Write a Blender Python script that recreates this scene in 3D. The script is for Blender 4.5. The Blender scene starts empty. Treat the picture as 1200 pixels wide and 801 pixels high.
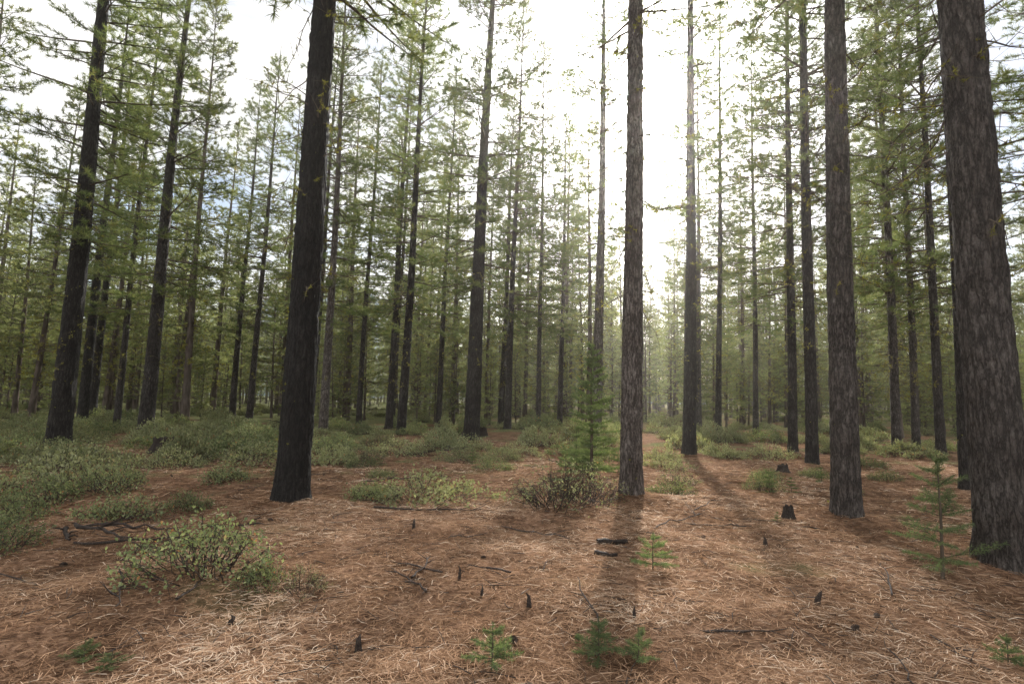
import bpy, math, numpy as np
from mathutils import Vector, Matrix
RS=np.random.default_rng
scene=bpy.context.scene
col=scene.collection
# ------------------------------------------------------------------ helpers
def vnoise(x,y,seed=0,px=None):
    xi=np.floor(x);yi=np.floor(y);fx=x-xi;fy=y-yi
    fx=fx*fx*(3-2*fx);fy=fy*fy*(3-2*fy)
    def h(a,b):
        if px is not None: a=np.mod(a,px)
        v=np.sin(a*127.1+b*311.7+seed*74.7)*43758.5453
        return v-np.floor(v)
    a=h(xi,yi);b=h(xi+1,yi);c=h(xi,yi+1);d=h(xi+1,yi+1)
    return (a*(1-fx)+b*fx)*(1-fy)+(c*(1-fx)+d*fx)*fy
def norm(v): return v/np.maximum(np.linalg.norm(v,axis=-1,keepdims=True),1e-9)
class Acc:
    def __init__(s): s.V=[];s.F=[];s.n=0
    def add(s,V,F,mat=0,rnd=0.5,smooth=False):
        V=np.asarray(V,float);F=np.asarray(F,np.int64)
        if len(V)==0 or len(F)==0: return
        r=np.full(len(V),rnd) if np.isscalar(rnd) else rnd
        s.V.append((V,r)); s.F.append((F+s.n,mat,smooth)); s.n+=len(V)
    def mesh(s,name,mats):
        me=bpy.data.meshes.new(name)
        V=np.concatenate([a for a,_ in s.V]);R=np.concatenate([b for _,b in s.V])
        loops=np.concatenate([f.ravel() for f,_,_ in s.F])
        tot=np.concatenate([np.full(len(f),f.shape[1]) for f,_,_ in s.F])
        mi=np.concatenate([np.full(len(f),m) for f,m,_ in s.F])
        sm=np.concatenate([np.full(len(f),q) for f,_,q in s.F])
        st=np.concatenate([[0],np.cumsum(tot)[:-1]])
        me.vertices.add(len(V));me.vertices.foreach_set('co',V.astype(np.float32).ravel())
        me.loops.add(len(loops));me.loops.foreach_set('vertex_index',loops.astype(np.int32))
        me.polygons.add(len(tot));me.polygons.foreach_set('loop_start',st.astype(np.int32))
        me.polygons.foreach_set('material_index',mi.astype(np.int32))
        me.polygons.foreach_set('use_smooth',sm.astype(bool))
        at=me.attributes.new('rnd','FLOAT','POINT');at.data.foreach_set('value',R.astype(np.float32))
        for m in mats: me.materials.append(m)
        me.update(calc_edges=True)
        return me
def tube(acc,P,R,k=5,mat=0,rnd=.5,cap=True):
    P=np.asarray(P,float);n=len(P);R=np.asarray(R,float)
    T=norm(np.gradient(P,axis=0))
    ref=np.array([0,0,1.]) if abs(T[0][2])<.8 else np.array([1.,0,0])
    A=norm(np.cross(T,ref));B=np.cross(T,A)
    th=np.arange(k)/k*2*math.pi
    V=P[:,None]+R[:,None,None]*(np.cos(th)[None,:,None]*A[:,None]+np.sin(th)[None,:,None]*B[:,None])
    i=np.arange(n-1)[:,None]*k;j=np.arange(k)[None];j2=(j+1)%k
    F=np.stack([i+j,i+j2,i+k+j2,i+k+j],-1).reshape(-1,4)
    acc.add(V.reshape(-1,3),F,mat,rnd,True)
def spikes(acc,P,Q,r,mat=0):
    P=np.asarray(P);Q=np.asarray(Q);n=len(P)
    if n==0:return
    T=norm(Q-P);A=norm(np.cross(T,np.array([.13,.31,1.])));B=np.cross(T,A)
    vs=[P+r*(math.cos(a)*A+math.sin(a)*B) for a in (0,2.094,4.188)]+[Q]
    V=np.stack(vs,1).reshape(-1,3);b=np.arange(n)[:,None]*4
    F=np.concatenate([b+np.array([[0,1,3]]),b+np.array([[1,2,3]]),b+np.array([[2,0,3]])])
    acc.add(V,F,mat,.5)
def needles(acc,rng,pos,dr,k,ln,w,mat,spread=.9,back=.12):
    pos=np.repeat(np.asarray(pos),k,0);dr=np.repeat(np.asarray(dr),k,0);n=len(pos)
    d=norm(dr*rng.uniform(.2,1,(n,1))+norm(rng.normal(size=(n,3)))*spread)
    root=pos-dr*rng.uniform(0,back,(n,1))
    s=norm(np.cross(d,norm(rng.normal(size=(n,3)))))*w
    L=ln*rng.uniform(.65,1.15,(n,1))
    V=np.stack([root-s*.5,root+s*.5,root+d*L],1).reshape(-1,3)
    cl=np.repeat(rng.random(n//k),k)*.6+rng.random(n)*.4
    acc.add(V,np.arange(3*n).reshape(-1,3),mat,np.repeat(cl,3))
# ------------------------------------------------------------------ materials
def newmat(name):
    m=bpy.data.materials.new(name);m.use_nodes=True;nt=m.node_tree;nt.nodes.clear()
    return m,nt,nt.nodes,nt.links
def nd(nt,t,**kw):
    n=nt.nodes.new(t)
    for k,v in kw.items(): setattr(n,k,v)
    return n
def ramp(nt,stops):
    r=nt.nodes.new('ShaderNodeValToRGB');e=r.color_ramp.elements
    while len(e)<len(stops): e.new(.5)
    for q,(p,c) in zip(e,stops): q.position=p;q.color=(*c,1)
    return r
def leafmat(name,stops,trans=.45,tint=(1.25,1.2,.6),objvar=.25):
    m,nt,N,L=newmat(name)
    at=nd(nt,'ShaderNodeAttribute',attribute_name='rnd')
    r=ramp(nt,stops);L.new(at.outputs['Fac'],r.inputs[0])
    src=r.outputs[0]
    if objvar:
        oi=nd(nt,'ShaderNodeObjectInfo')
        mr=nd(nt,'ShaderNodeMapRange');mr.inputs['To Min'].default_value=1-objvar;mr.inputs['To Max'].default_value=1+objvar
        L.new(oi.outputs['Random'],mr.inputs['Value'])
        vm=nd(nt,'ShaderNodeVectorMath',operation='SCALE');L.new(src,vm.inputs[0]);L.new(mr.outputs[0],vm.inputs['Scale']);src=vm.outputs[0]
    mx=nd(nt,'ShaderNodeVectorMath',operation='MULTIPLY');mx.inputs[1].default_value=tint;L.new(src,mx.inputs[0])
    d=nd(nt,'ShaderNodeBsdfDiffuse');L.new(src,d.inputs[0])
    t=nd(nt,'ShaderNodeBsdfTranslucent');L.new(mx.outputs[0],t.inputs[0])
    ms=nd(nt,'ShaderNodeMixShader');ms.inputs[0].default_value=trans
    L.new(d.outputs[0],ms.inputs[1]);L.new(t.outputs[0],ms.inputs[2])
    o=nd(nt,'ShaderNodeOutputMaterial');L.new(ms.outputs[0],o.inputs[0])
    return m
M_needle=leafmat('pine_needles',[(0,(.06,.085,.045)),(.5,(.12,.152,.075)),(.88,(.18,.20,.09)),(1,(.26,.19,.085))],.57,(1.45,1.4,.85))
M_needlefar=leafmat('distant_needles_hazed',[(0,(.08,.10,.06)),(.5,(.145,.17,.092)),(.88,(.21,.225,.11)),(1,(.30,.20,.095))],.57,(1.45,1.4,.85),.35)  # paler than the near needles: distance haze put into the colour
M_lichen=leafmat('wolf_lichen',[(0,(.13,.13,.035)),(1,(.36,.34,.08))],.35,(1.1,1.1,.6))
M_manz=leafmat('manzanita_leaf',[(0,(.09,.12,.065)),(.55,(.17,.20,.115)),(.93,(.27,.29,.17)),(1,(.30,.15,.08))],.4)
M_manz2=leafmat('manzanita_dry_leaf',[(0,(.13,.145,.085)),(.55,(.24,.26,.16)),(.9,(.32,.33,.22)),(1,(.28,.18,.10))],.4)
M_fir=leafmat('fir_needles',[(0,(.07,.105,.055)),(.6,(.14,.185,.095)),(1,(.22,.27,.13))],.4)
M_litter=leafmat('dry_needles',[(0,(.09,.053,.033)),(.3,(.22,.128,.077)),(.65,(.39,.245,.152)),(.9,(.56,.40,.28)),(1,(.70,.57,.44))],.12,(1.1,.9,.6),0)
def simplebark(name,c0,c1,scale):
    m,nt,N,L=newmat(name);tc=nd(nt,'ShaderNodeTexCoord')
    mp=nd(nt,'ShaderNodeMapping');mp.inputs['Scale'].default_value=(1,1,.3);L.new(tc.outputs['Object'],mp.inputs[0])
    n=nd(nt,'ShaderNodeTexNoise');n.inputs['Scale'].default_value=scale;n.inputs['Detail'].default_value=2;L.new(mp.outputs[0],n.inputs['Vector'])
    r=ramp(nt,[(.35,c0),(.65,c1)]);L.new(n.outputs['Fac'],r.inputs[0])
    oi=nd(nt,'ShaderNodeObjectInfo');v=nd(nt,'ShaderNodeVectorMath',operation='MULTIPLY');L.new(r.outputs[0],v.inputs[0]);L.new(oi.outputs['Color'],v.inputs[1])
    b=nd(nt,'ShaderNodeBsdfDiffuse');L.new(v.outputs[0],b.inputs[0]);o=nd(nt,'ShaderNodeOutputMaterial');L.new(b.outputs[0],o.inputs[0]);return m
def barkmat(name,dark,mid,light,sc=1.0,bump=.6):
    m,nt,N,L=newmat(name)
    tc=nd(nt,'ShaderNodeTexCoord')
    mp=nd(nt,'ShaderNodeMapping');mp.inputs['Scale'].default_value=(1,1,.20);L.new(tc.outputs['Object'],mp.inputs[0])
    nz=nd(nt,'ShaderNodeTexNoise');nz.inputs['Scale'].default_value=14*sc;nz.inputs['Detail'].default_value=4;nz.inputs['Roughness'].default_value=.7
    L.new(mp.outputs[0],nz.inputs['Vector'])
    ad=nd(nt,'ShaderNodeMix',data_type='RGBA',blend_type='LINEAR_LIGHT');ad.inputs[0].default_value=.08
    L.new(mp.outputs[0],ad.inputs[6]);L.new(nz.outputs['Color'],ad.inputs[7])
    vo=nd(nt,'ShaderNodeTexVoronoi',feature='DISTANCE_TO_EDGE');vo.inputs['Scale'].default_value=17*sc;L.new(ad.outputs[2],vo.inputs['Vector'])
    fine=nd(nt,'ShaderNodeTexNoise');fine.inputs['Scale'].default_value=55*sc;fine.inputs['Detail'].default_value=5;fine.inputs['Roughness'].default_value=.78
    mp2=nd(nt,'ShaderNodeMapping');mp2.inputs['Scale'].default_value=(1,1,.45);L.new(tc.outputs['Object'],mp2.inputs[0]);L.new(mp2.outputs[0],fine.inputs['Vector'])
    big=nd(nt,'ShaderNodeTexNoise');big.inputs['Scale'].default_value=2.6;big.inputs['Detail'].default_value=3;L.new(tc.outputs['Object'],big.inputs['Vector'])
    r1=ramp(nt,[(0,(.05,.05,.05)),(.14,(.6,.6,.6)),(.4,(1,1,1))]);L.new(vo.outputs['Distance'],r1.inputs[0])
    mu=nd(nt,'ShaderNodeMath',operation='MULTIPLY');L.new(r1.outputs[0],mu.inputs[0])
    mr=nd(nt,'ShaderNodeMapRange');mr.inputs['From Min'].default_value=.33;mr.inputs['From Max'].default_value=.67;mr.inputs['To Min'].default_value=.25;mr.inputs['To Max'].default_value=1.0
    L.new(fine.outputs['Fac'],mr.inputs[0]);L.new(mr.outputs[0],mu.inputs[1])
    r2=ramp(nt,[(.05,dark),(.5,mid),(1,light)]);L.new(mu.outputs[0],r2.inputs[0])
    oi=nd(nt,'ShaderNodeObjectInfo')
    m1=nd(nt,'ShaderNodeVectorMath',operation='MULTIPLY');L.new(r2.outputs[0],m1.inputs[0]);L.new(oi.outputs['Color'],m1.inputs[1])
    r3=ramp(nt,[(.3,(.6,.55,.52)),(.7,(1.2,1.2,1.2))]);L.new(big.outputs['Fac'],r3.inputs[0])
    m2=nd(nt,'ShaderNodeVectorMath',operation='MULTIPLY');L.new(m1.outputs[0],m2.inputs[0]);L.new(r3.outputs[0],m2.inputs[1])
    bp=nd(nt,'ShaderNodeBump');bp.inputs['Strength'].default_value=bump;bp.inputs['Distance'].default_value=.04;L.new(mu.outputs[0],bp.inputs['Height'])
    b=nd(nt,'ShaderNodeBsdfPrincipled');b.inputs['Roughness'].default_value=.8;b.inputs['Specular IOR Level'].default_value=.3
    L.new(m2.outputs[0],b.inputs['Base Color']);L.new(bp.outputs[0],b.inputs['Normal'])
    o=nd(nt,'ShaderNodeOutputMaterial');L.new(b.outputs[0],o.inputs[0]);return m
M_bark=barkmat('pine_bark',(.022,.018,.016),(.105,.091,.082),(.235,.215,.20),1,1.0)
M_barkfar=simplebark('distant_bark',(.05,.04,.033),(.12,.097,.082),6)
M_limb=simplebark('limb_bark',(.07,.055,.042),(.14,.115,.09),9)
M_dead=barkmat('weathered_wood',(.025,.018,.015),(.10,.075,.06),(.22,.18,.15),2,.6)
m,nt,N,L=newmat('forest_floor');M_ground=m
tc=nd(nt,'ShaderNodeTexCoord')
def noise(s,d=5,r=.6):
    n=nd(nt,'ShaderNodeTexNoise');n.inputs['Scale'].default_value=s;n.inputs['Detail'].default_value=d;n.inputs['Roughness'].default_value=r
    L.new(tc.outputs['Object'],n.inputs['Vector']);return n
n1=noise(14,6,.78);n2=noise(.55,3);n3=noise(2.2,3)
r1=ramp(nt,[(.32,(.06,.037,.025)),(.46,(.15,.092,.059)),(.58,(.26,.168,.11)),(.72,(.39,.275,.195))]);L.new(n1.outputs['Fac'],r1.inputs[0])
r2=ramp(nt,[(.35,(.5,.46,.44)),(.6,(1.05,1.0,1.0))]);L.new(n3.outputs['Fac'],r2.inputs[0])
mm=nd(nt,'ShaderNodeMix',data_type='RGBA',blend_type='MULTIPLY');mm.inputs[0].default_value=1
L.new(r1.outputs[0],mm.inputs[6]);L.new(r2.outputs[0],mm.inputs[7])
g=ramp(nt,[(.3,(.05,.07,.03)),(.7,(.16,.18,.08))]);L.new(n1.outputs['Fac'],g.inputs[0])
sx=nd(nt,'ShaderNodeSeparateXYZ');L.new(tc.outputs['Object'],sx.inputs[0])
my=nd(nt,'ShaderNodeMapRange');my.inputs['From Min'].default_value=13;my.inputs['From Max'].default_value=40;my.inputs['To Max'].default_value=.2
L.new(sx.outputs['Y'],my.inputs[0])
mxr=nd(nt,'ShaderNodeMapRange');mxr.inputs['From Min'].default_value=2;mxr.inputs['From Max'].default_value=-12;mxr.inputs['To Max'].default_value=.1
L.new(sx.outputs['X'],mxr.inputs[0])
a1=nd(nt,'ShaderNodeMath',operation='ADD');L.new(my.outputs[0],a1.inputs[0]);L.new(mxr.outputs[0],a1.inputs[1])
a2=nd(nt,'ShaderNodeMath',operation='ADD');L.new(a1.outputs[0],a2.inputs[0]);L.new(n2.outputs['Fac'],a2.inputs[1])
rg=ramp(nt,[(.6,(0,0,0)),(.74,(.85,.85,.85))]);L.new(a2.outputs[0],rg.inputs[0])
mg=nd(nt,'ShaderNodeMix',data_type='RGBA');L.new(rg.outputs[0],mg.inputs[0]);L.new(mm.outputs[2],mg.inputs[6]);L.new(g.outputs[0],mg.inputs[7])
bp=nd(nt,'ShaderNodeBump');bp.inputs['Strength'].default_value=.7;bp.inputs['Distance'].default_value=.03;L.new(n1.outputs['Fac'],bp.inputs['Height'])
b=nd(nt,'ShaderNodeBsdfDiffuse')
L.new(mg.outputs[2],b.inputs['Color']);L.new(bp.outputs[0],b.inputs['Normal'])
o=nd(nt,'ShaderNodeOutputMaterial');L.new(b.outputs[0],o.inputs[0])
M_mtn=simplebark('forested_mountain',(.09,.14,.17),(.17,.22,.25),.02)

# ------------------------------------------------------------------ layout (metres, camera at origin looking +Y)
# x,y,diameter,lean_x,-,tint,crown variant,lichen
HERO=[(-12.99,16.58,.60,.008,0,.36,1,90),(-13.6,21.4,.54,.018,0,.6,2,20),(-3.14,8.32,.47,.018,0,.22,0,110),
(-18.4,37.9,.42,.02,0,.8,2,0),(-15.8,34.8,.40,.02,0,.8,1,0),(-8.1,25.0,.40,.0,0,1.6,2,0),(-4.6,24.3,.40,.02,0,.45,2,10),
(-6.07,28.6,.38,.02,0,.6,1,0),(-1.5,21.8,.62,.022,0,.4,1,20),(-.17,29.3,.38,.02,0,.6,2,0),(1.6,32.5,.30,0,0,.8,1,0),
(3.3,21.8,.42,.012,0,1.3,3,0),(1.96,9.2,.355,.004,0,1.9,4,20),(5.57,17.9,.42,.016,0,.36,3,30),(9.6,19.6,.32,.018,0,.55,2,10),
(8.35,16.0,.34,.016,0,.55,0,10),(4.63,8.03,.37,.022,0,1.25,0,30),(4.62,5.43,.45,-.014,0,1.2,0,50),
(14.4,19.2,.30,.0,0,.7,2,10),(13.8,20.5,.32,.0,0,1.1,1,0),(15.8,22.4,.30,.01,0,1.0,2,0),(-21.2,28.4,.5,.02,0,.4,1,20),
(-22.6,31.0,.44,.02,0,.5,2,0),(11.0,33.5,.36,.01,0,.7,1,0),(9.4,25.9,.29,.02,0,.5,3,0),(13.4,31.3,.32,.01,0,.7,1,0),
(9.35,11.9,.18,.01,0,.6,3,20),(-4.3,34,.36,.02,0,.7,2,0),(-9,34,.36,.02,0,.7,1,0),(-7.6,37,.36,.02,0,.7,2,0),(3.2,37,.36,.01,0,.8,1,0),
(-.6,36,.40,.02,0,.6,2,0),(17.5,26,.36,.0,0,.7,1,0),(-17.5,25.5,.30,.02,0,.7,2,0),(12.2,23.5,.26,.01,0,.7,3,0),(19.5,20,.32,0,0,.7,1,0),(-25.5,24,.36,.02,0,.6,2,0),(-10.6,30.5,.34,.02,0,.6,2,0)]
HX=np.array([h[0] for h in HERO]);HY=np.array([h[1] for h in HERO]);HD=np.array([h[2] for h in HERO])
def gh(x,y):
    x=np.asarray(x,float);y=np.asarray(y,float)
    d=np.sqrt(x*x+y*y);f=np.clip((40-d)/25,0,1)
    h=(vnoise(x/9+50,y/9+50,1)-.5)*.22*np.clip(d/6,0,1)
    h=h+(vnoise(x/1.9+50,y/1.9+9,2)-.5)*.13
    h=h+f*((vnoise(x/.55+5,y/.55+5,3)-.5)*.075+(vnoise(x/.16,y/.16,4)-.5)*.026+(vnoise(x/.07,y/.07,5)-.5)*.010)
    for a,b_,c in zip(HX[:20],HY[:20],HD[:20]):
        h=h+.13*np.exp(-((x-a)**2+(y-b_)**2)/(c+.25)**2)
    h=h+.10*np.exp(-((x+2.5)**2+(y-4.9)**2)/.5)+.12*np.exp(-((x-.65)**2+(y-8.2)**2)/.6)+.08*np.exp(-((x+4.5)**2+(y-6.2)**2)/.8)
    return h
def G(x,y): return float(gh(np.array([x]),np.array([y]))[0])
n=620
def spaced(n,lo,hi,c,k):
    t=np.linspace(-1,1,n);s=np.sinh(t*k)/math.sinh(k)
    return np.where(s<0,c+(c-lo)*s,c+(hi-c)*s)
xs=spaced(n,-1500,1500,0,8.2);ys=spaced(n,-1200,2000,5,8.2)
X,Y=np.meshgrid(xs,ys);Z=gh(X,Y)
i=np.arange(n-1)[:,None]*n;j=np.arange(n-1)[None]
F=np.stack([i+j,i+j+1,i+n+j+1,i+n+j],-1).reshape(-1,4)
a=Acc();a.add(np.stack([X,Y,Z],-1).reshape(-1,3),F,0,.5,True)
def obj(name,me,loc=(0,0,0),rot=(0,0,0),sc=(1,1,1),parent=None,c=col,color=None):
    ob=bpy.data.objects.new(name,me);c.objects.link(ob)
    ob.location=loc;ob.rotation_euler=rot;ob.scale=sc if not np.isscalar(sc) else (sc,sc,sc)
    if parent: ob.parent=parent
    if color is not None: ob.color=(color,color,color,1)
    return ob
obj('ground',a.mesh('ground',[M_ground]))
def litter(n,rmin,rmax,amax,w,seed,ln=.15):
    rng=RS(seed);acc=Acc()
    r=rng.uniform(rmin,rmax,n);th=rng.uniform(-amax,amax,n)
    x=r*np.sin(th);y=r*np.cos(th)
    keep=vnoise(x/.5,y/.5,31)+vnoise(x/1.7,y/1.7,8)+rng.random(n)*.9>.85
    x=x[keep];y=y[keep];n=len(x)
    z=gh(x,y)+rng.uniform(.001,.018,n)
    a=rng.uniform(0,2*math.pi,n)+vnoise(x/.3,y/.3,12)*3
    L_=ln*rng.uniform(.5,1.2,n);bend=rng.normal(0,.35,n);ti=rng.normal(0,.12,n)
    P0=np.stack([x,y,z],-1)
    d1=np.stack([np.cos(a),np.sin(a),ti],-1);d2=np.stack([np.cos(a+bend),np.sin(a+bend),-ti],-1)
    P1=P0+d1*L_[:,None]*.5;P2=P1+d2*L_[:,None]*.5
    s=np.stack([-np.sin(a),np.cos(a),rng.normal(0,.4,n)],-1)*w*.5
    V=np.stack([P0-s,P0+s,P1+s,P1-s,P2],1).reshape(-1,3)
    b=np.arange(n)[:,None]*5
    rn=np.clip(rng.normal(.5,.26,n)+ (vnoise(x/.9,y/.9,77)-.5)*.6,0,1)
    acc.add(V,b+np.array([[0,1,2,3]]),0,np.repeat(rn,5))
    acc.F.append((b+np.array([[3,2,4]]),0,False))
    return acc.mesh('pine_needle_litter',[M_litter])
lit=obj('pine_needle_litter',litter(190000,2.0,10,1.1,.0036,1))
obj('needles_mid',litter(80000,8,22,.95,.009,2,.2),parent=lit)

# ------------------------------------------------------------------ crowns
def trunk_radius(z,r0,H): return r0*np.clip(1-z/H,0.02,1)**.85+r0*.26*np.exp(-z/.22)
def crown(seed,H,base,R,nb,kn,nl,nw,dead=28,trunk=None,twig_step=.24,dlow=2.2,lich=(.05,.014,14),needle=None,tstep=.2,rtw=.006):
    rng=RS(seed);acc=Acc();TP=[];TD=[];SP=[];SQ=[];LP=[];LD=[]
    for i in range(nb):
        f=rng.random()**.95;z=base+(H-base-.3)*f
        Lb=R*(1-f)**.6*(.6+.4*min(1,f*3.5+.2))*rng.uniform(.45,1.2)+.3
        az=i*2.39996+rng.normal()*.4;el=-.12+.75*f+rng.normal()*.13
        p=np.array([0,0,z]);P=[p]
        ns=7 if Lb>1.2 else 4
        for s in range(ns):
            e=el+.35*(s/ns)**2-.12*math.sin(s/ns*3)
            aa=az+rng.normal()*.06
            p=p+np.array([math.cos(e)*math.cos(aa),math.cos(e)*math.sin(aa),math.sin(e)])*Lb/ns;P.append(p)
        P=np.array(P);tube(acc,P,np.linspace(.010+.011*Lb,.004,ns+1),3,0)
        dry=rng.random()<.12 and f<.4
        s=Lb*.2;side=1
        while s<Lb:
            t=s/Lb*ns;k=min(int(t),ns-1);q=P[k]+(P[k+1]-P[k])*(t-k)
            bd=norm(P[k+1]-P[k]);pe=norm(np.cross(bd,[0,0,1.]))*side
            ang=rng.uniform(.6,1.1)
            dd=norm(bd*math.cos(ang)+pe*math.sin(ang)+np.array([0,0,rng.normal()*.25+.12]))
            tl=(.25+.34*(Lb-s))*rng.uniform(.5,1.2);tl=min(tl,1.2)
            e=q+dd*tl;SP.append(q);SQ.append(e)
            if not dry and rng.random()<.93:
                nt_=max(1,int(tl/tstep))
                for w in range(nt_):
                    TP.append(q+dd*tl*(1-w*tstep/max(tl,tstep)));TD.append(norm(dd+np.array([0,0,.25])))
            elif rng.random()<.5: LP.append(q+dd*tl*.6);LD.append(dd)
            if rng.random()<.14*(1-f): LP.append(q);LD.append(dd)
            side=-side;s+=twig_step*rng.uniform(.6,1.4)
        if not dry:
            TP.append(P[-1]);TD.append(norm(P[-1]-P[-2]));TP.append(P[-2]);TD.append(norm(P[-1]-P[-2]))
    for q in range(6):
        TP.append(np.array([0,0,H-.15*q]));TD.append(np.array([0,0,1.]))
    for i in range(dead):
        z=rng.uniform(dlow,base+2.5);Lb=rng.uniform(.3,1.0)+max(0,(z-dlow))*.2*rng.random()
        az=rng.uniform(0,6.28);el=rng.normal(-.15,.3)
        p=np.array([0,0,z]);P=[p]
        for s in range(6):
            e=el-.06*s+rng.normal()*.1;aa=az+rng.normal()*.15
            p=p+np.array([math.cos(e)*math.cos(aa),math.cos(e)*math.sin(aa),math.sin(e)])*Lb/5;P.append(p)
        P=np.array(P);tube(acc,P,np.linspace(.013,.003,7),3,0)
        for w in range(int(3+Lb*6)):
            k=rng.integers(1,6);q=P[k]+(P[k+1]-P[k])*rng.random();dd=norm(P[k+1]-P[k]+rng.normal(size=3)*.8)
            SP.append(q);SQ.append(q+dd*rng.uniform(.1,.45))
            if rng.random()<.6: LP.append(q+dd*rng.uniform(0,.15));LD.append(dd)
    spikes(acc,SP,SQ,rtw,0)
    needles(acc,rng,np.array(TP),np.array(TD),kn,nl,nw,1,.75,.14)
    if LP: needles(acc,rng,np.array(LP),np.array(LD),lich[2],lich[0],lich[1],2,1.5,.08)
    if trunk:
        zs=np.linspace(0,H,12);P=np.zeros((12,3));P[:,2]=zs-.1
        P[:,0]=.05*np.sin(zs*.3+seed)
        tube(acc,P,trunk_radius(zs,trunk,H),9,3)
    return acc.mesh('pine_crown',[M_limb,needle or M_needle,M_lichen,M_barkfar])
CR=[crown(11,24,7.4,3.0,118,28,.21,.017,44,dlow=3.0),crown(12,24,5.6,2.9,128,28,.21,.017,36),crown(13,23,4.6,2.7,128,28,.21,.017,34),
    crown(14,24,7.2,2.2,100,28,.20,.017,50,dlow=3.0),crown(15,24,8.2,1.6,65,22,.18,.015,54,dlow=3.2)]
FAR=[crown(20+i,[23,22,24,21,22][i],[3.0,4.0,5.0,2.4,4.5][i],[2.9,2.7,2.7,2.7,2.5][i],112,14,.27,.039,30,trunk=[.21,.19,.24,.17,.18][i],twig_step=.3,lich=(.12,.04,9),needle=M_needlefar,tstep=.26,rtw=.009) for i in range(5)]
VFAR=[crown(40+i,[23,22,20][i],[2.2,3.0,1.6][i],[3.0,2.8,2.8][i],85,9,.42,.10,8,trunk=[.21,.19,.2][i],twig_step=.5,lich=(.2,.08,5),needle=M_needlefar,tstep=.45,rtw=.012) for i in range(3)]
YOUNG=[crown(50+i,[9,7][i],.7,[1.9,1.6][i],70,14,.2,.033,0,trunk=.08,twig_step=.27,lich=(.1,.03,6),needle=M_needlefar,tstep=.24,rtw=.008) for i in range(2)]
def trunk_mesh(seed,r0,H,near,nl):
    rng=RS(seed);acc=Acc()
    k=96 if near else 40;dz=.03 if near else .1;top=9 if near else 14
    zs=np.concatenate([np.arange(-.15,top,dz),np.linspace(top,H,14)])
    th=np.arange(k)/k*2*math.pi
    TH,ZZ=np.meshgrid(th,zs)
    rr=trunk_radius(np.maximum(ZZ,0),r0,H)
    u=TH/(2*math.pi)
    c1=max(8,int(2*math.pi*r0/.055))
    w=(vnoise(u*9,ZZ*2.5,seed,9)-.5)*.9
    a1=np.abs(vnoise(u*c1+w,ZZ/.25+w,seed+3,c1)*2-1);a2=vnoise(u*c1*3,ZZ/.06,seed+4,c1*3)
    rr=rr+r0*.08*(a1-.5)+ (a2-.5)*.018
    rr=rr*(1+.04*(vnoise(u*3,ZZ/2.,seed+6,3)-.5))+np.exp(-np.maximum(ZZ,0)/.2)*r0*.3*(vnoise(u*6,ZZ*0,seed+8,6)-.4)
    bx=.03*np.sin(ZZ*.35+seed);by=.03*np.cos(ZZ*.28+seed)
    V=np.stack([rr*np.cos(TH)+bx,rr*np.sin(TH)+by,ZZ],-1).reshape(-1,3)
    i=np.arange(len(zs)-1)[:,None]*k;j=np.arange(k)[None];j2=(j+1)%k
    acc.add(V,np.stack([i+j,i+j2,i+k+j2,i+k+j],-1).reshape(-1,4),0,.5,True)
    if nl:
        z=rng.uniform(.2,9,nl);t=rng.uniform(0,6.28,nl)
        r=trunk_radius(z,r0,H);d=np.stack([np.cos(t),np.sin(t),t*0],-1)
        P=d*r[:,None];P[:,2]=z
        needles(acc,rng,P,d,14,.03,.012,1,1.3,.0)
        m_=nl//4
        spikes(acc,P[:m_],P[:m_]+norm(d[:m_]+rng.normal(size=(m_,3))*.3)*rng.uniform(.05,.4,(m_,1)),.008,0)
    return acc.mesh('trunk',[M_bark,M_lichen])
rng=RS(77)
for n_,(x,y,d,lx,ly,tint,cv,nl) in enumerate(HERO):
    H=[24,24,23,24,24][cv];near=y<10
    t=obj('pine_tree',trunk_mesh(100+n_,d/2,H,near,nl),(x,y,G(x,y)-.12),(0,lx,0),color=tint)
    s=rng.uniform(.94,1.03)
    obj('crown',CR[cv],(0,0,0),(0,0,rng.uniform(0,6.28)),(1,1,s),parent=t,color=1)
fc=bpy.data.collections.new('distant_pine_trees')
rng=RS(9);cnt=0
def inst(me,x,y,s):
    global cnt
    obj('pine_tree',me,(x,y,G(x,y)-.05),(rng.normal()*.015,rng.normal()*.015+.008,rng.uniform(0,6.28)),(s,s,s*rng.uniform(.92,1.08)),c=fc,color=rng.uniform(.6,1.5));cnt+=1
for gy in np.arange(-18,78,5.3):
    for gx in np.arange(-90,90,5.3):
        x=gx+rng.uniform(-2,2);y=gy+rng.uniform(-2,2)
        inview=abs(x)<.98*y+3
        if abs(x)>1.05*max(y,0)+16: continue
        if inview and y<29: continue
        if math.hypot(x,y)<9: continue
        if inview and y<39 and rng.random()<.25: continue
        if np.min((HX-x)**2+(HY-y)**2)<4: continue
        if rng.random()<.09: continue
        if y<50 and -3.2<x-(1.4+.2345*(y-6))<3.8: continue      # natural opening towards the sun
        inst(FAR[int(rng.integers(0,5))],x,y,rng.uniform(.74,1.08))
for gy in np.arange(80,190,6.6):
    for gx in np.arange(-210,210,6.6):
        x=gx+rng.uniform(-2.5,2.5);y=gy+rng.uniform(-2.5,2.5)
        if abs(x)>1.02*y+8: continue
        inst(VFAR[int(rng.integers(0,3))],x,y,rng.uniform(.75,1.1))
for _ in range(200):
    y=rng.uniform(34,95);x=rng.uniform(-1,1)*y
    inst(YOUNG[int(rng.integers(0,2))],x,y,rng.uniform(.5,1.2))
e=bpy.data.objects.new('distant_pine_forest',None);e.instance_type='COLLECTION';e.instance_collection=fc;col.objects.link(e)
print('far trees',cnt)
xs=np.linspace(-1700,1200,120);ys=np.linspace(0,500,24);X,Y=np.meshgrid(xs,ys)
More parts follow.
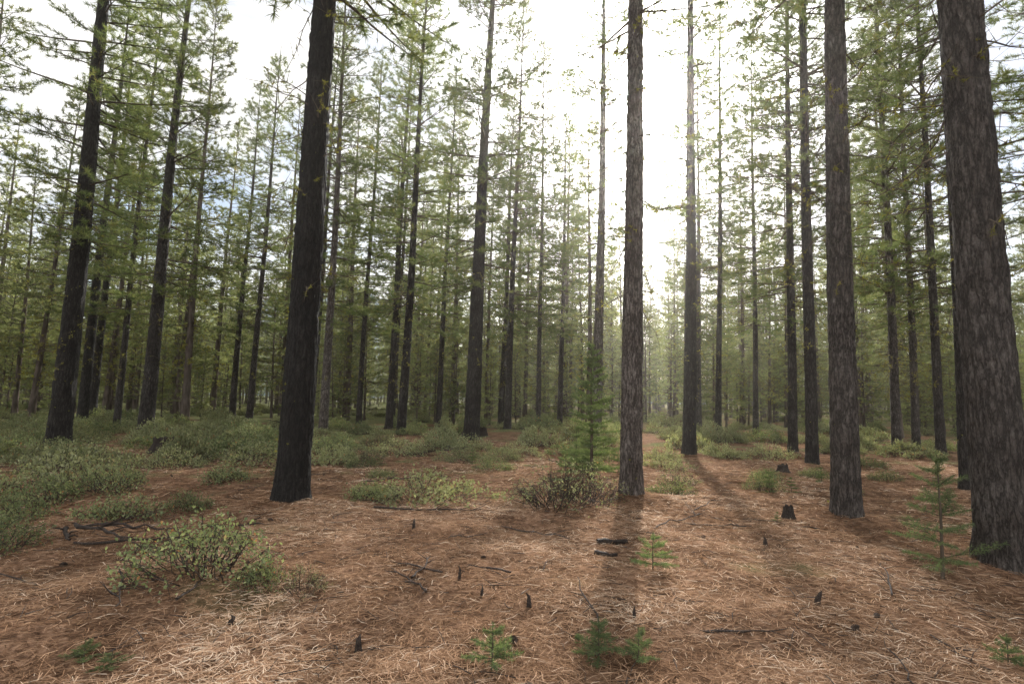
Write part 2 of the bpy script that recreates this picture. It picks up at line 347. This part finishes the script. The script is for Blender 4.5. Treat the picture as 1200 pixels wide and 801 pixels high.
prof=300*np.exp(-((X+650)/520)**2)+100*vnoise(X/180+30,Y*0,3)+30*vnoise(X/50+90,Y/90,4)
Z=prof*np.sin(np.clip(Y/500,0,1)*math.pi/2)*1.0
acc=Acc();i=np.arange(23)[:,None]*120;j=np.arange(119)[None]
acc.add(np.stack([X,Y+1350,Z-4],-1).reshape(-1,3),np.stack([i+j,i+j+1,i+121+j,i+120+j],-1).reshape(-1,4),0,.5,True)
obj('distant_mountain',acc.mesh('distant_mountain',[M_mtn]))
# haze: a real, thin homogeneous scattering volume filling the forest
m,nt,N,L=newmat('forest_haze');vs=nd(nt,'ShaderNodeVolumeScatter');vs.inputs['Color'].default_value=(1,.95,.85,1);vs.inputs['Density'].default_value=.00075;vs.inputs['Anisotropy'].default_value=.82
o=nd(nt,'ShaderNodeOutputMaterial');L.new(vs.outputs[0],o.inputs['Volume'])
a=Acc();x0,x1,y0,y1,z0,z1=-230,230,-30,230,-3,32
a.add([[x0,y0,z0],[x1,y0,z0],[x1,y1,z0],[x0,y1,z0],[x0,y0,z1],[x1,y0,z1],[x1,y1,z1],[x0,y1,z1]],[[3,2,1,0],[4,5,6,7],[0,1,5,4],[1,2,6,5],[2,3,7,6],[3,0,4,7]])
obj('forest_haze',a.mesh('forest_haze',[m]))
# ------------------------------------------------------------------ shrubs
def shrub(seed,W,H,clumps,per,leaf,mat,bare=.0):
    rng=RS(seed);acc=Acc()
    a=rng.uniform(0,6.28,clumps);r=np.sqrt(rng.random(clumps))
    lob=.6+.7*vnoise(a/6.283*5,a*0,seed,5)
    cx=np.cos(a)*r*W/2*lob;cy=np.sin(a)*r*W/2*lob;cz=H*(1-.75*r**2)*rng.uniform(.35,1.1,clumps)
    C=np.stack([cx,cy,cz],-1)
    for c in C:
        root=np.array([c[0]*.45,c[1]*.45,0])+np.array([*rng.normal(size=2)*.04,-.03])
        mid=(root+c)/2+rng.normal(size=3)*.05;tube(acc,[root,mid,c],[.007,.005,.003],3,0)
    SP=np.repeat(C,5,0);spikes(acc,SP,SP+rng.normal(size=SP.shape)*.09,.003,0)
    P=np.repeat(C,per,0);n=len(P);P=P+rng.normal(size=(n,3))*np.array([.075,.075,.055])
    P[:,2]=np.abs(P[:,2])
    keep=np.repeat(rng.random(clumps)>bare,per);P=P[keep];n=len(P)
    d=norm(rng.normal(size=(n,3))+np.array([0,0,.7]));s=norm(np.cross(d,rng.normal(size=(n,3))))
    L_=leaf*rng.uniform(.6,1.2,(n,1));nn=np.cross(d,s)*L_*.12
    V=np.stack([P,P+d*L_*.5+s*L_*.3+nn,P+d*L_,P+d*L_*.5-s*L_*.3+nn],1).reshape(-1,3)
    rn=np.clip(rng.normal(.5,.24,n),0,1)
    acc.add(V,np.arange(4*n).reshape(-1,4),1,np.repeat(rn,4))
    return acc.mesh('manzanita_shrub',[M_dead,mat])
S_near=shrub(1,1.3,.46,80,22,.038,M_manz);S_mid=shrub(2,2.2,.42,90,24,.055,M_manz2,.1);S_low=shrub(3,1.1,.30,50,28,.038,M_manz)
S_twig=shrub(4,1.2,.6,90,16,.035,M_manz2,.5);S_wide=shrub(5,3.2,.6,130,22,.085,M_manz2,.2);S_wide2=shrub(6,2.6,.6,105,22,.08,M_manz,.2)
rng=RS(21)
def put(name,me,x,y,s=1,sz=None,rz=None):
    return obj(name,me,(x,y,G(x,y)-.02),(0,0,rng.uniform(0,6.28) if rz is None else rz),(s,s,s if sz is None else sz),color=.9)
for me,x,y,s,sz in [(S_near,-2.49,4.9,.95,.95),(S_low,-2.0,4.75,.45,.6),(S_low,-5.0,7.5,1.0,1.1),(S_low,-6.4,7.7,.9,1),(S_near,-4.9,5.6,.75,.7),(S_mid,-1.3,9.0,1,1),
 (S_low,-2.2,8.9,.8,.9),(S_twig,.65,8.2,1.1,1),(S_twig,1.15,8.7,.9,.9),(S_low,2.8,9.9,.8,.8),(S_mid,-7.6,9.9,1.1,1.3),(S_near,-6.4,9.4,.9,.9),
 (S_mid,-3.2,16.8,1,1),(S_near,-5.1,16.2,1.1,1),(S_mid,.2,17.5,.8,.8),(S_mid,-1.9,19.5,1,1),(S_mid,2.6,19,1,1),(S_mid,4.5,17,.7,.8),(S_mid,3.9,14.6,.6,.7),
 (S_near,4.75,10.9,.55,.8),(S_low,5.7,12.8,.7,.8),(S_mid,8.5,19,1,1),(S_low,7.3,13.9,.8,.8),(S_mid,12,21,1,1),(S_low,-.4,12.8,.9,.8),(S_low,-4.6,12.0,.9,.8),
 (S_mid,-9.2,12.5,1.1,1.2),(S_mid,-6.2,14.2,1.1,1),(S_low,1.9,13.6,1,1),(S_mid,-1.2,15,.8,.8),(S_low,-3.3,13.4,.9,.8),(S_low,6.3,10.9,.5,.7),(S_twig,3.4,11.6,.7,.6),
 (S_low,-5.2,10.6,1,1),(S_mid,-7.8,13.2,.8,1),(S_near,-10.5,13.5,1.2,1.2),(S_mid,6.6,18.2,.8,.9),(S_low,10.2,16.6,1,1),(S_low,2.7,16.4,1.2,1),(S_mid,-.2,15.6,.7,.7),
 (S_low,-5.7,6.4,.8,.9),(S_low,-4.5,8.2,.6,.8),(S_low,-6.9,8.7,1.1,1.2),(S_twig,-1.6,4.7,.3,.35),(S_low,8.6,13.2,.7,.8),(S_low,-2.6,11.6,.7,.6),(S_twig,-3.7,15,.9,.7)]:
    put('manzanita_shrub',me,x,y,s,sz)
for _ in range(64):
    y=rng.uniform(13,30);x=rng.uniform(-1.0*y,-.26*y)
    put('manzanita_shrub',[S_wide,S_wide2,S_mid][rng.integers(0,3)],x,y,rng.uniform(.4,1.0),rng.uniform(.5,1.2))
for _ in range(220):
    y=rng.uniform(18,60);x=rng.uniform(-.95*y,.95*y)
    put('manzanita_shrub',[S_wide,S_wide2,S_mid][rng.integers(0,3)],x,y,rng.uniform(.4,1.0),rng.uniform(.5,1.4))
# ------------------------------------------------------------------ young firs
def fir(seed,H,W,whorls,nl,nw,step,start=.08):
    rng=RS(seed);acc=Acc();SP=[];SQ=[];TP=[];TD=[]
    tube(acc,[[0,0,-.05],[.01*H,0,H*.5],[0,.01*H,H]],[.012*H+.004,.008*H+.002,.002],6,0)
    for w in range(whorls):
        f=start+(1-start)*(w+.3*rng.random())/whorls;z=f*H
        for b in range(rng.integers(4,7)):
            L_=W/2*(1-f)**.8*rng.uniform(.6,1.1)+.03*H;az=rng.uniform(0,6.28);e=.05+.5*f+rng.normal()*.12
            d=np.array([math.cos(e)*math.cos(az),math.cos(e)*math.sin(az),math.sin(e)]);p=np.array([0,0,z]);q=p+d*L_
            SP.append(p);SQ.append(q)
            s=.15*L_
            while s<L_:
                TP.append(p+d*s);TD.append(d);s+=step
            s=.2*L_;side=1
            while s<L_*.95:
                pe=norm(np.cross(d,[0,0,1.]))*side;dd=norm(d*.7+pe*.75+np.array([0,0,rng.normal()*.1]));tl=(L_-s)*.55+.02*H
                a0=p+d*s;SP.append(a0);SQ.append(a0+dd*tl);u=step*.5
                while u<tl: TP.append(a0+dd*u);TD.append(dd);u+=step
                side=-side;s+=L_*.12
    z=H*.5
    while z<H: TP.append(np.array([0,0,z]));TD.append(np.array([0,0,1.]));z+=step
    spikes(acc,SP,SQ,.003+.001*H,0);needles(acc,rng,np.array(TP),np.array(TD),8,nl,nw,1,1.0,step)
    return acc.mesh('fir',[M_limb,M_fir])
F_tall=fir(1,2.9,1.5,18,.065,.012,.05,.06);F_mid=fir(2,1.15,1.15,8,.038,.0045,.03,.16);F_small=fir(3,.45,.5,5,.028,.0035,.018)
F_tiny=fir(4,.26,.42,3,.026,.003,.014,.2);F_sp=fir(5,.36,.62,4,.028,.0033,.016,.15)
put('young_fir_tree',F_tall,1.72,12.1)
put('fir_sapling',F_mid,3.88,5.25);put('fir_sapling',F_sp,1.41,5.7,1.05);put('fir_sapling',F_tiny,-.08,3.5,1.1);put('fir_sapling',F_sp,.57,3.66,.85,.8);put('fir_sapling',F_tiny,.8,3.6,.9)
put('fir_sapling',F_tiny,3.07,3.65,.8);put('fir_sapling',F_tiny,-2.5,3.55,.8,.5);put('fir_sapling',F_tiny,-2.3,3.5,.7,.4)
for x,y,s in [(-4.6,12.5,.8),(4.75,10.6,1.0),(5.3,10.9,.7),(-3.9,9.8,.8),(7.0,13,.8),(2.4,12.8,1.4),(3.5,7.6,.4),(-.9,14,.9),(1.1,11.4,1.5),(1.5,13,2)]:
    put('fir_sapling',F_small,x,y,s)
# ------------------------------------------------------------------ stumps, sticks, cones
def stump(seed,r,h,jag=.3,k=20):
    rng=RS(seed);acc=Acc();th=np.arange(k)/k*6.2832
    zs=[-.05,0,.1*h,.35*h,.7*h,1]
    V=[]
    hj=h*(1+jag*(rng.random(k)-.5)*2)
    for q,z in enumerate(zs):
        rr=r*(1+.35*math.exp(-max(z,0)/(.25*h)))*(1+.12*(rng.random(k)-.5))
        if q>=4: rr=rr*.85
        zz=np.full(k,z) if q<5 else hj
        V.append(np.stack([rr*np.cos(th),rr*np.sin(th),zz],-1))
    rr=r*.6;V.append(np.stack([rr*np.cos(th),rr*np.sin(th),hj*.8],-1));V.append(np.stack([rr*.1*np.cos(th),rr*.1*np.sin(th),np.full(k,h*.65)],-1))
    V=np.concatenate(V);nn=len(V)//k
    i=np.arange(nn-1)[:,None]*k;j=np.arange(k)[None];j2=(j+1)%k
    acc.add(V,np.stack([i+j,i+j2,i+k+j2,i+k+j],-1).reshape(-1,4),0,.5)
    acc.add(V[-k:],np.arange(k)[None],0,.5)
    return acc.mesh('stump',[M_dead])
obj('tree_stump',stump(1,.30,.42,.15),(-9.6,16,G(-9.6,16)),color=.6)
obj('tree_stump',stump(2,.075,.17,.15),(3.82,7.96,G(3.82,7.96)),color=.6)
obj('tree_stump',stump(5,.22,.3,.2),(12.8,22,G(12.8,22)),color=.6)
obj('tree_stump',stump(6,.2,.35,.2),(-1.2,25,G(-1.2,25)),color=.5)
obj('tree_stump',stump(8,.14,.20,.2),(6.9,14.6,G(6.9,14.6)),color=.7)
def snag(seed,h,r):
    rng=RS(seed);acc=Acc();P=np.array([[0,0,-.03],[.1*h*rng.normal()*.3,0,h*.4],[.1*h*rng.normal(),.1*h*rng.normal(),h*.8],[.2*h*rng.normal(),.15*h*rng.normal(),h*1.05]])
    tube(acc,P,[r*1.3,r,r*.7,r*.1],7,0)
    q=P[1];spikes(acc,[q,q],[q+np.array([.3,.1,.35])*h*rng.uniform(.5,1.2),q+np.array([-.25,.2,.3])*h],r*.4,0)
    return acc.mesh('stub',[M_dead])
for q,(x,y,h) in enumerate([(-.41,5.0,.13),(.17,4.5,.12),(-.93,3.77,.12),(-.2,4.72,.08),(-1.9,4.1,.08),(2.47,4.7,.12),(.95,4.4,.09),(-1.1,6.8,.12),(2.9,6.6,.1)]):
    obj('broken_sapling_stub',snag(30+q,h,.013+.005*(q%3)),(x,y,G(x,y)-.01),(0,0,q),color=.9)
def stick(seed,L_,r,twigs=4,bend=.12):
    rng=RS(seed);acc=Acc();n=10
    t=np.linspace(0,1,n);P=np.stack([(t-.5)*L_,np.cumsum(rng.normal(size=n))*bend*L_/n,np.abs(np.cumsum(rng.normal(size=n)))*.015*L_+r*.6],-1)
    tube(acc,P,r*(1-.6*t)*(1+.15*rng.normal(size=n)),7,0)
    for w in range(twigs):
        k=rng.integers(2,n-1);d=norm(np.array([rng.uniform(.2,1),rng.choice([-1,1])*rng.uniform(.4,1),rng.uniform(0,.5)]));tl=L_*rng.uniform(.1,.35)
        tube(acc,[P[k],P[k]+d*tl*.5,P[k]+d*tl+rng.normal(size=3)*.03*L_],[r*.45,r*.3,r*.12],4,0)
    return acc.mesh('stick',[M_dead])
def puts(name,me,x,y,rz,c=.5,dz=0,s=1): obj(name,me,(x,y,G(x,y)+dz),(0,0,rz),s,color=c)
puts('fallen_branch',stick(1,.8,.011),1.78,4.18,.05,.9);puts('fallen_branch',stick(2,1.5,.014),-1.1,8.0,.02,.8)
puts('fallen_branch',stick(3,1.2,.022,5),-4.3,6.2,-.5,.8,.04);puts('fallen_branch',stick(4,1.4,.016,6),-4.0,6.35,-.2,.9,.06);puts('fallen_branch',stick(5,.9,.026,3),-4.5,6.0,-.9,.7,.02);puts('fallen_branch',stick(13,1.1,.014,6),-3.8,6.0,.3,.9,.02)
puts('rotten_log',stick(6,.34,.05,1,.05),1.16,6.5,.1,.6,-.02);puts('rotten_log',stick(7,.24,.04,1,.05),1.02,6.1,-.4,.7,-.01)
puts('fallen_branch',stick(8,1.6,.015,6),-2.0,11.2,.3,.9);puts('fallen_branch',stick(9,2.2,.03,6),-2.2,17.5,.7,.8,.02);puts('fallen_branch',stick(10,1.2,.010,6),.3,6.8,-.9,1)
puts('fallen_branch',stick(11,1.0,.012,6),-2.9,4.4,-1.0,1,.03);puts('fallen_branch',stick(12,1.4,.010,6),2.2,7.6,.8,1)
puts('fallen_branch',stick(16,1,.014,4),-3.3,7.2,.1,.9,.0)
rng=RS(303)
for q in range(26):
    r=rng.uniform(3.2,13);t=rng.uniform(-.75,.7)
    if q<10: t=rng.uniform(-.75,0)
    puts('fallen_branch',stick(60+q,rng.uniform(.35,1.1),rng.uniform(.005,.011),int(rng.integers(1,6)),.25),r*math.sin(t),r*math.cos(t),rng.uniform(0,3.1),rng.uniform(.8,1.3),.003)
acc=Acc();rng=RS(61)
for _ in range(1800):
    r=rng.uniform(2.2,14);t=rng.uniform(-.9,.9);x=r*math.sin(t);y=r*math.cos(t);a=rng.uniform(0,3.14);l=rng.uniform(.05,.35)
    z=G(x,y)+.014;rr=rng.uniform(.0015,.0045)
    d=np.array([math.cos(a),math.sin(a),rng.normal()*.07])*l/2;p=np.array([x,y,z])
    tube(acc,[p-d,p+rng.normal(size=3)*.012,p+d],[rr,rr*.8,rr*.4],4,0)
obj('twig_litter',acc.mesh('twig_litter',[M_dead]),color=1.1)
acc=Acc()
for _ in range(45):
    r=rng.uniform(3,14);t=rng.uniform(-.9,.9);x=r*math.sin(t);y=r*math.cos(t);c0=np.array([x,y,G(x,y)+.012])
    ax=norm(np.array([*rng.normal(size=2),rng.normal()*.2]));A=norm(np.cross(ax,[0,0,1.]));B=np.cross(ax,A);s=rng.uniform(.55,.95)
    m_=70;q=np.arange(m_);f=(q+.5)/m_;ph=q*2.4
    R_=.026*np.sin(np.pi*np.clip(f*.85+.1,0,1))*s;rad=np.cos(ph)[:,None]*A+np.sin(ph)[:,None]*B;tg=-np.sin(ph)[:,None]*A+np.cos(ph)[:,None]*B
    base=c0+ax*((f-.5)*.075*s)[:,None]
    V=np.stack([base+tg*.003,base+rad*R_[:,None]+tg*.008*s+ax*.006,base+rad*R_[:,None]*1.15+ax*.010,base+rad*R_[:,None]-tg*.008*s+ax*.006,base-tg*.003],1).reshape(-1,3)
    acc.add(V,np.arange(m_*5).reshape(-1,5),0,.5)
obj('fallen_pine_cones',acc.mesh('fallen_pine_cones',[M_dead]),color=1.6)
# ------------------------------------------------------------------ light
EL=math.radians(28.6);AZ=math.radians(13.7)
sd=Vector((math.cos(EL)*math.sin(AZ),math.cos(EL)*math.cos(AZ),math.sin(EL)))
sun=bpy.data.lights.new('sun','SUN');sun.energy=5;sun.angle=math.radians(.6);sun.color=(1,.93,.83)
so=bpy.data.objects.new('sun',sun);col.objects.link(so);so.rotation_euler=sd.to_track_quat('Z','Y').to_euler()
w=bpy.data.worlds.new('World');scene.world=w;w.use_nodes=True;nt=w.node_tree;nt.nodes.clear();L=nt.links
sky=nd(nt,'ShaderNodeTexSky',sky_type='NISHITA',sun_disc=False,sun_elevation=EL,sun_rotation=AZ)
tc=nd(nt,'ShaderNodeTexCoord')
nz=nd(nt,'ShaderNodeTexNoise');nz.inputs['Scale'].default_value=2.6;nz.inputs['Detail'].default_value=5;nz.inputs['Roughness'].default_value=.6;nz.inputs['Distortion'].default_value=.3
mp=nd(nt,'ShaderNodeMapping');mp.inputs['Scale'].default_value=(1,1,2);L.new(tc.outputs['Generated'],mp.inputs[0]);L.new(mp.outputs[0],nz.inputs['Vector'])
rc=ramp(nt,[(.40,(.15,.15,.15)),(.56,(1,1,1))]);L.new(nz.outputs['Fac'],rc.inputs[0])
dt=nd(nt,'ShaderNodeVectorMath',operation='DOT_PRODUCT');dt.inputs[1].default_value=sd;L.new(tc.outputs['Generated'],dt.inputs[0])
mx0=nd(nt,'ShaderNodeMath',operation='MAXIMUM');mx0.inputs[1].default_value=0;L.new(dt.outputs['Value'],mx0.inputs[0])
def pw(e,k):
    p=nd(nt,'ShaderNodeMath',operation='POWER');p.inputs[1].default_value=e;L.new(mx0.outputs[0],p.inputs[0])
    q=nd(nt,'ShaderNodeMath',operation='MULTIPLY');q.inputs[1].default_value=k;L.new(p.outputs[0],q.inputs[0]);return q
p1=pw(8,.9);p2=pw(60,7);p3=pw(5000,6500)
s1=nd(nt,'ShaderNodeMath',operation='ADD');L.new(p1.outputs[0],s1.inputs[0]);L.new(p2.outputs[0],s1.inputs[1])
s2=nd(nt,'ShaderNodeMath',operation='ADD');L.new(s1.outputs[0],s2.inputs[0]);L.new(p3.outputs[0],s2.inputs[1])
# added fill light: sky brightened away from the sun for camera-facing trunks
bk=nd(nt,'ShaderNodeMapRange');bk.inputs['From Min'].default_value=.85;bk.inputs['From Max'].default_value=-1;bk.inputs['To Min'].default_value=1.0;bk.inputs['To Max'].default_value=3.9
L.new(dt.outputs['Value'],bk.inputs[0])
s3=nd(nt,'ShaderNodeMath',operation='ADD');L.new(s2.outputs[0],s3.inputs[0]);L.new(bk.outputs[0],s3.inputs[1])
bg1=nd(nt,'ShaderNodeBackground');bg1.inputs[1].default_value=.15;L.new(sky.outputs[0],bg1.inputs[0])
bg2=nd(nt,'ShaderNodeBackground');bg2.inputs[0].default_value=(1,.985,.965,1);L.new(s3.outputs[0],bg2.inputs[1])
ms=nd(nt,'ShaderNodeMixShader');L.new(rc.outputs[0],ms.inputs[0]);L.new(bg1.outputs[0],ms.inputs[1]);L.new(bg2.outputs[0],ms.inputs[2])
o=nd(nt,'ShaderNodeOutputWorld');L.new(ms.outputs[0],o.inputs[0])
# ------------------------------------------------------------------ camera
cam=bpy.data.cameras.new('camera');cam.lens=20;cam.sensor_width=36;cam.clip_end=6000;cam.clip_start=.05
co=bpy.data.objects.new('camera',cam);col.objects.link(co)
co.location=(0,0,1.6)
co.rotation_euler=(Matrix.Rotation(math.radians(90+5.82),3,'X')@Matrix.Rotation(.02,3,'Z')).to_euler()
scene.camera=co
scene.view_settings.view_transform='Standard';scene.view_settings.look='None';scene.view_settings.exposure=0
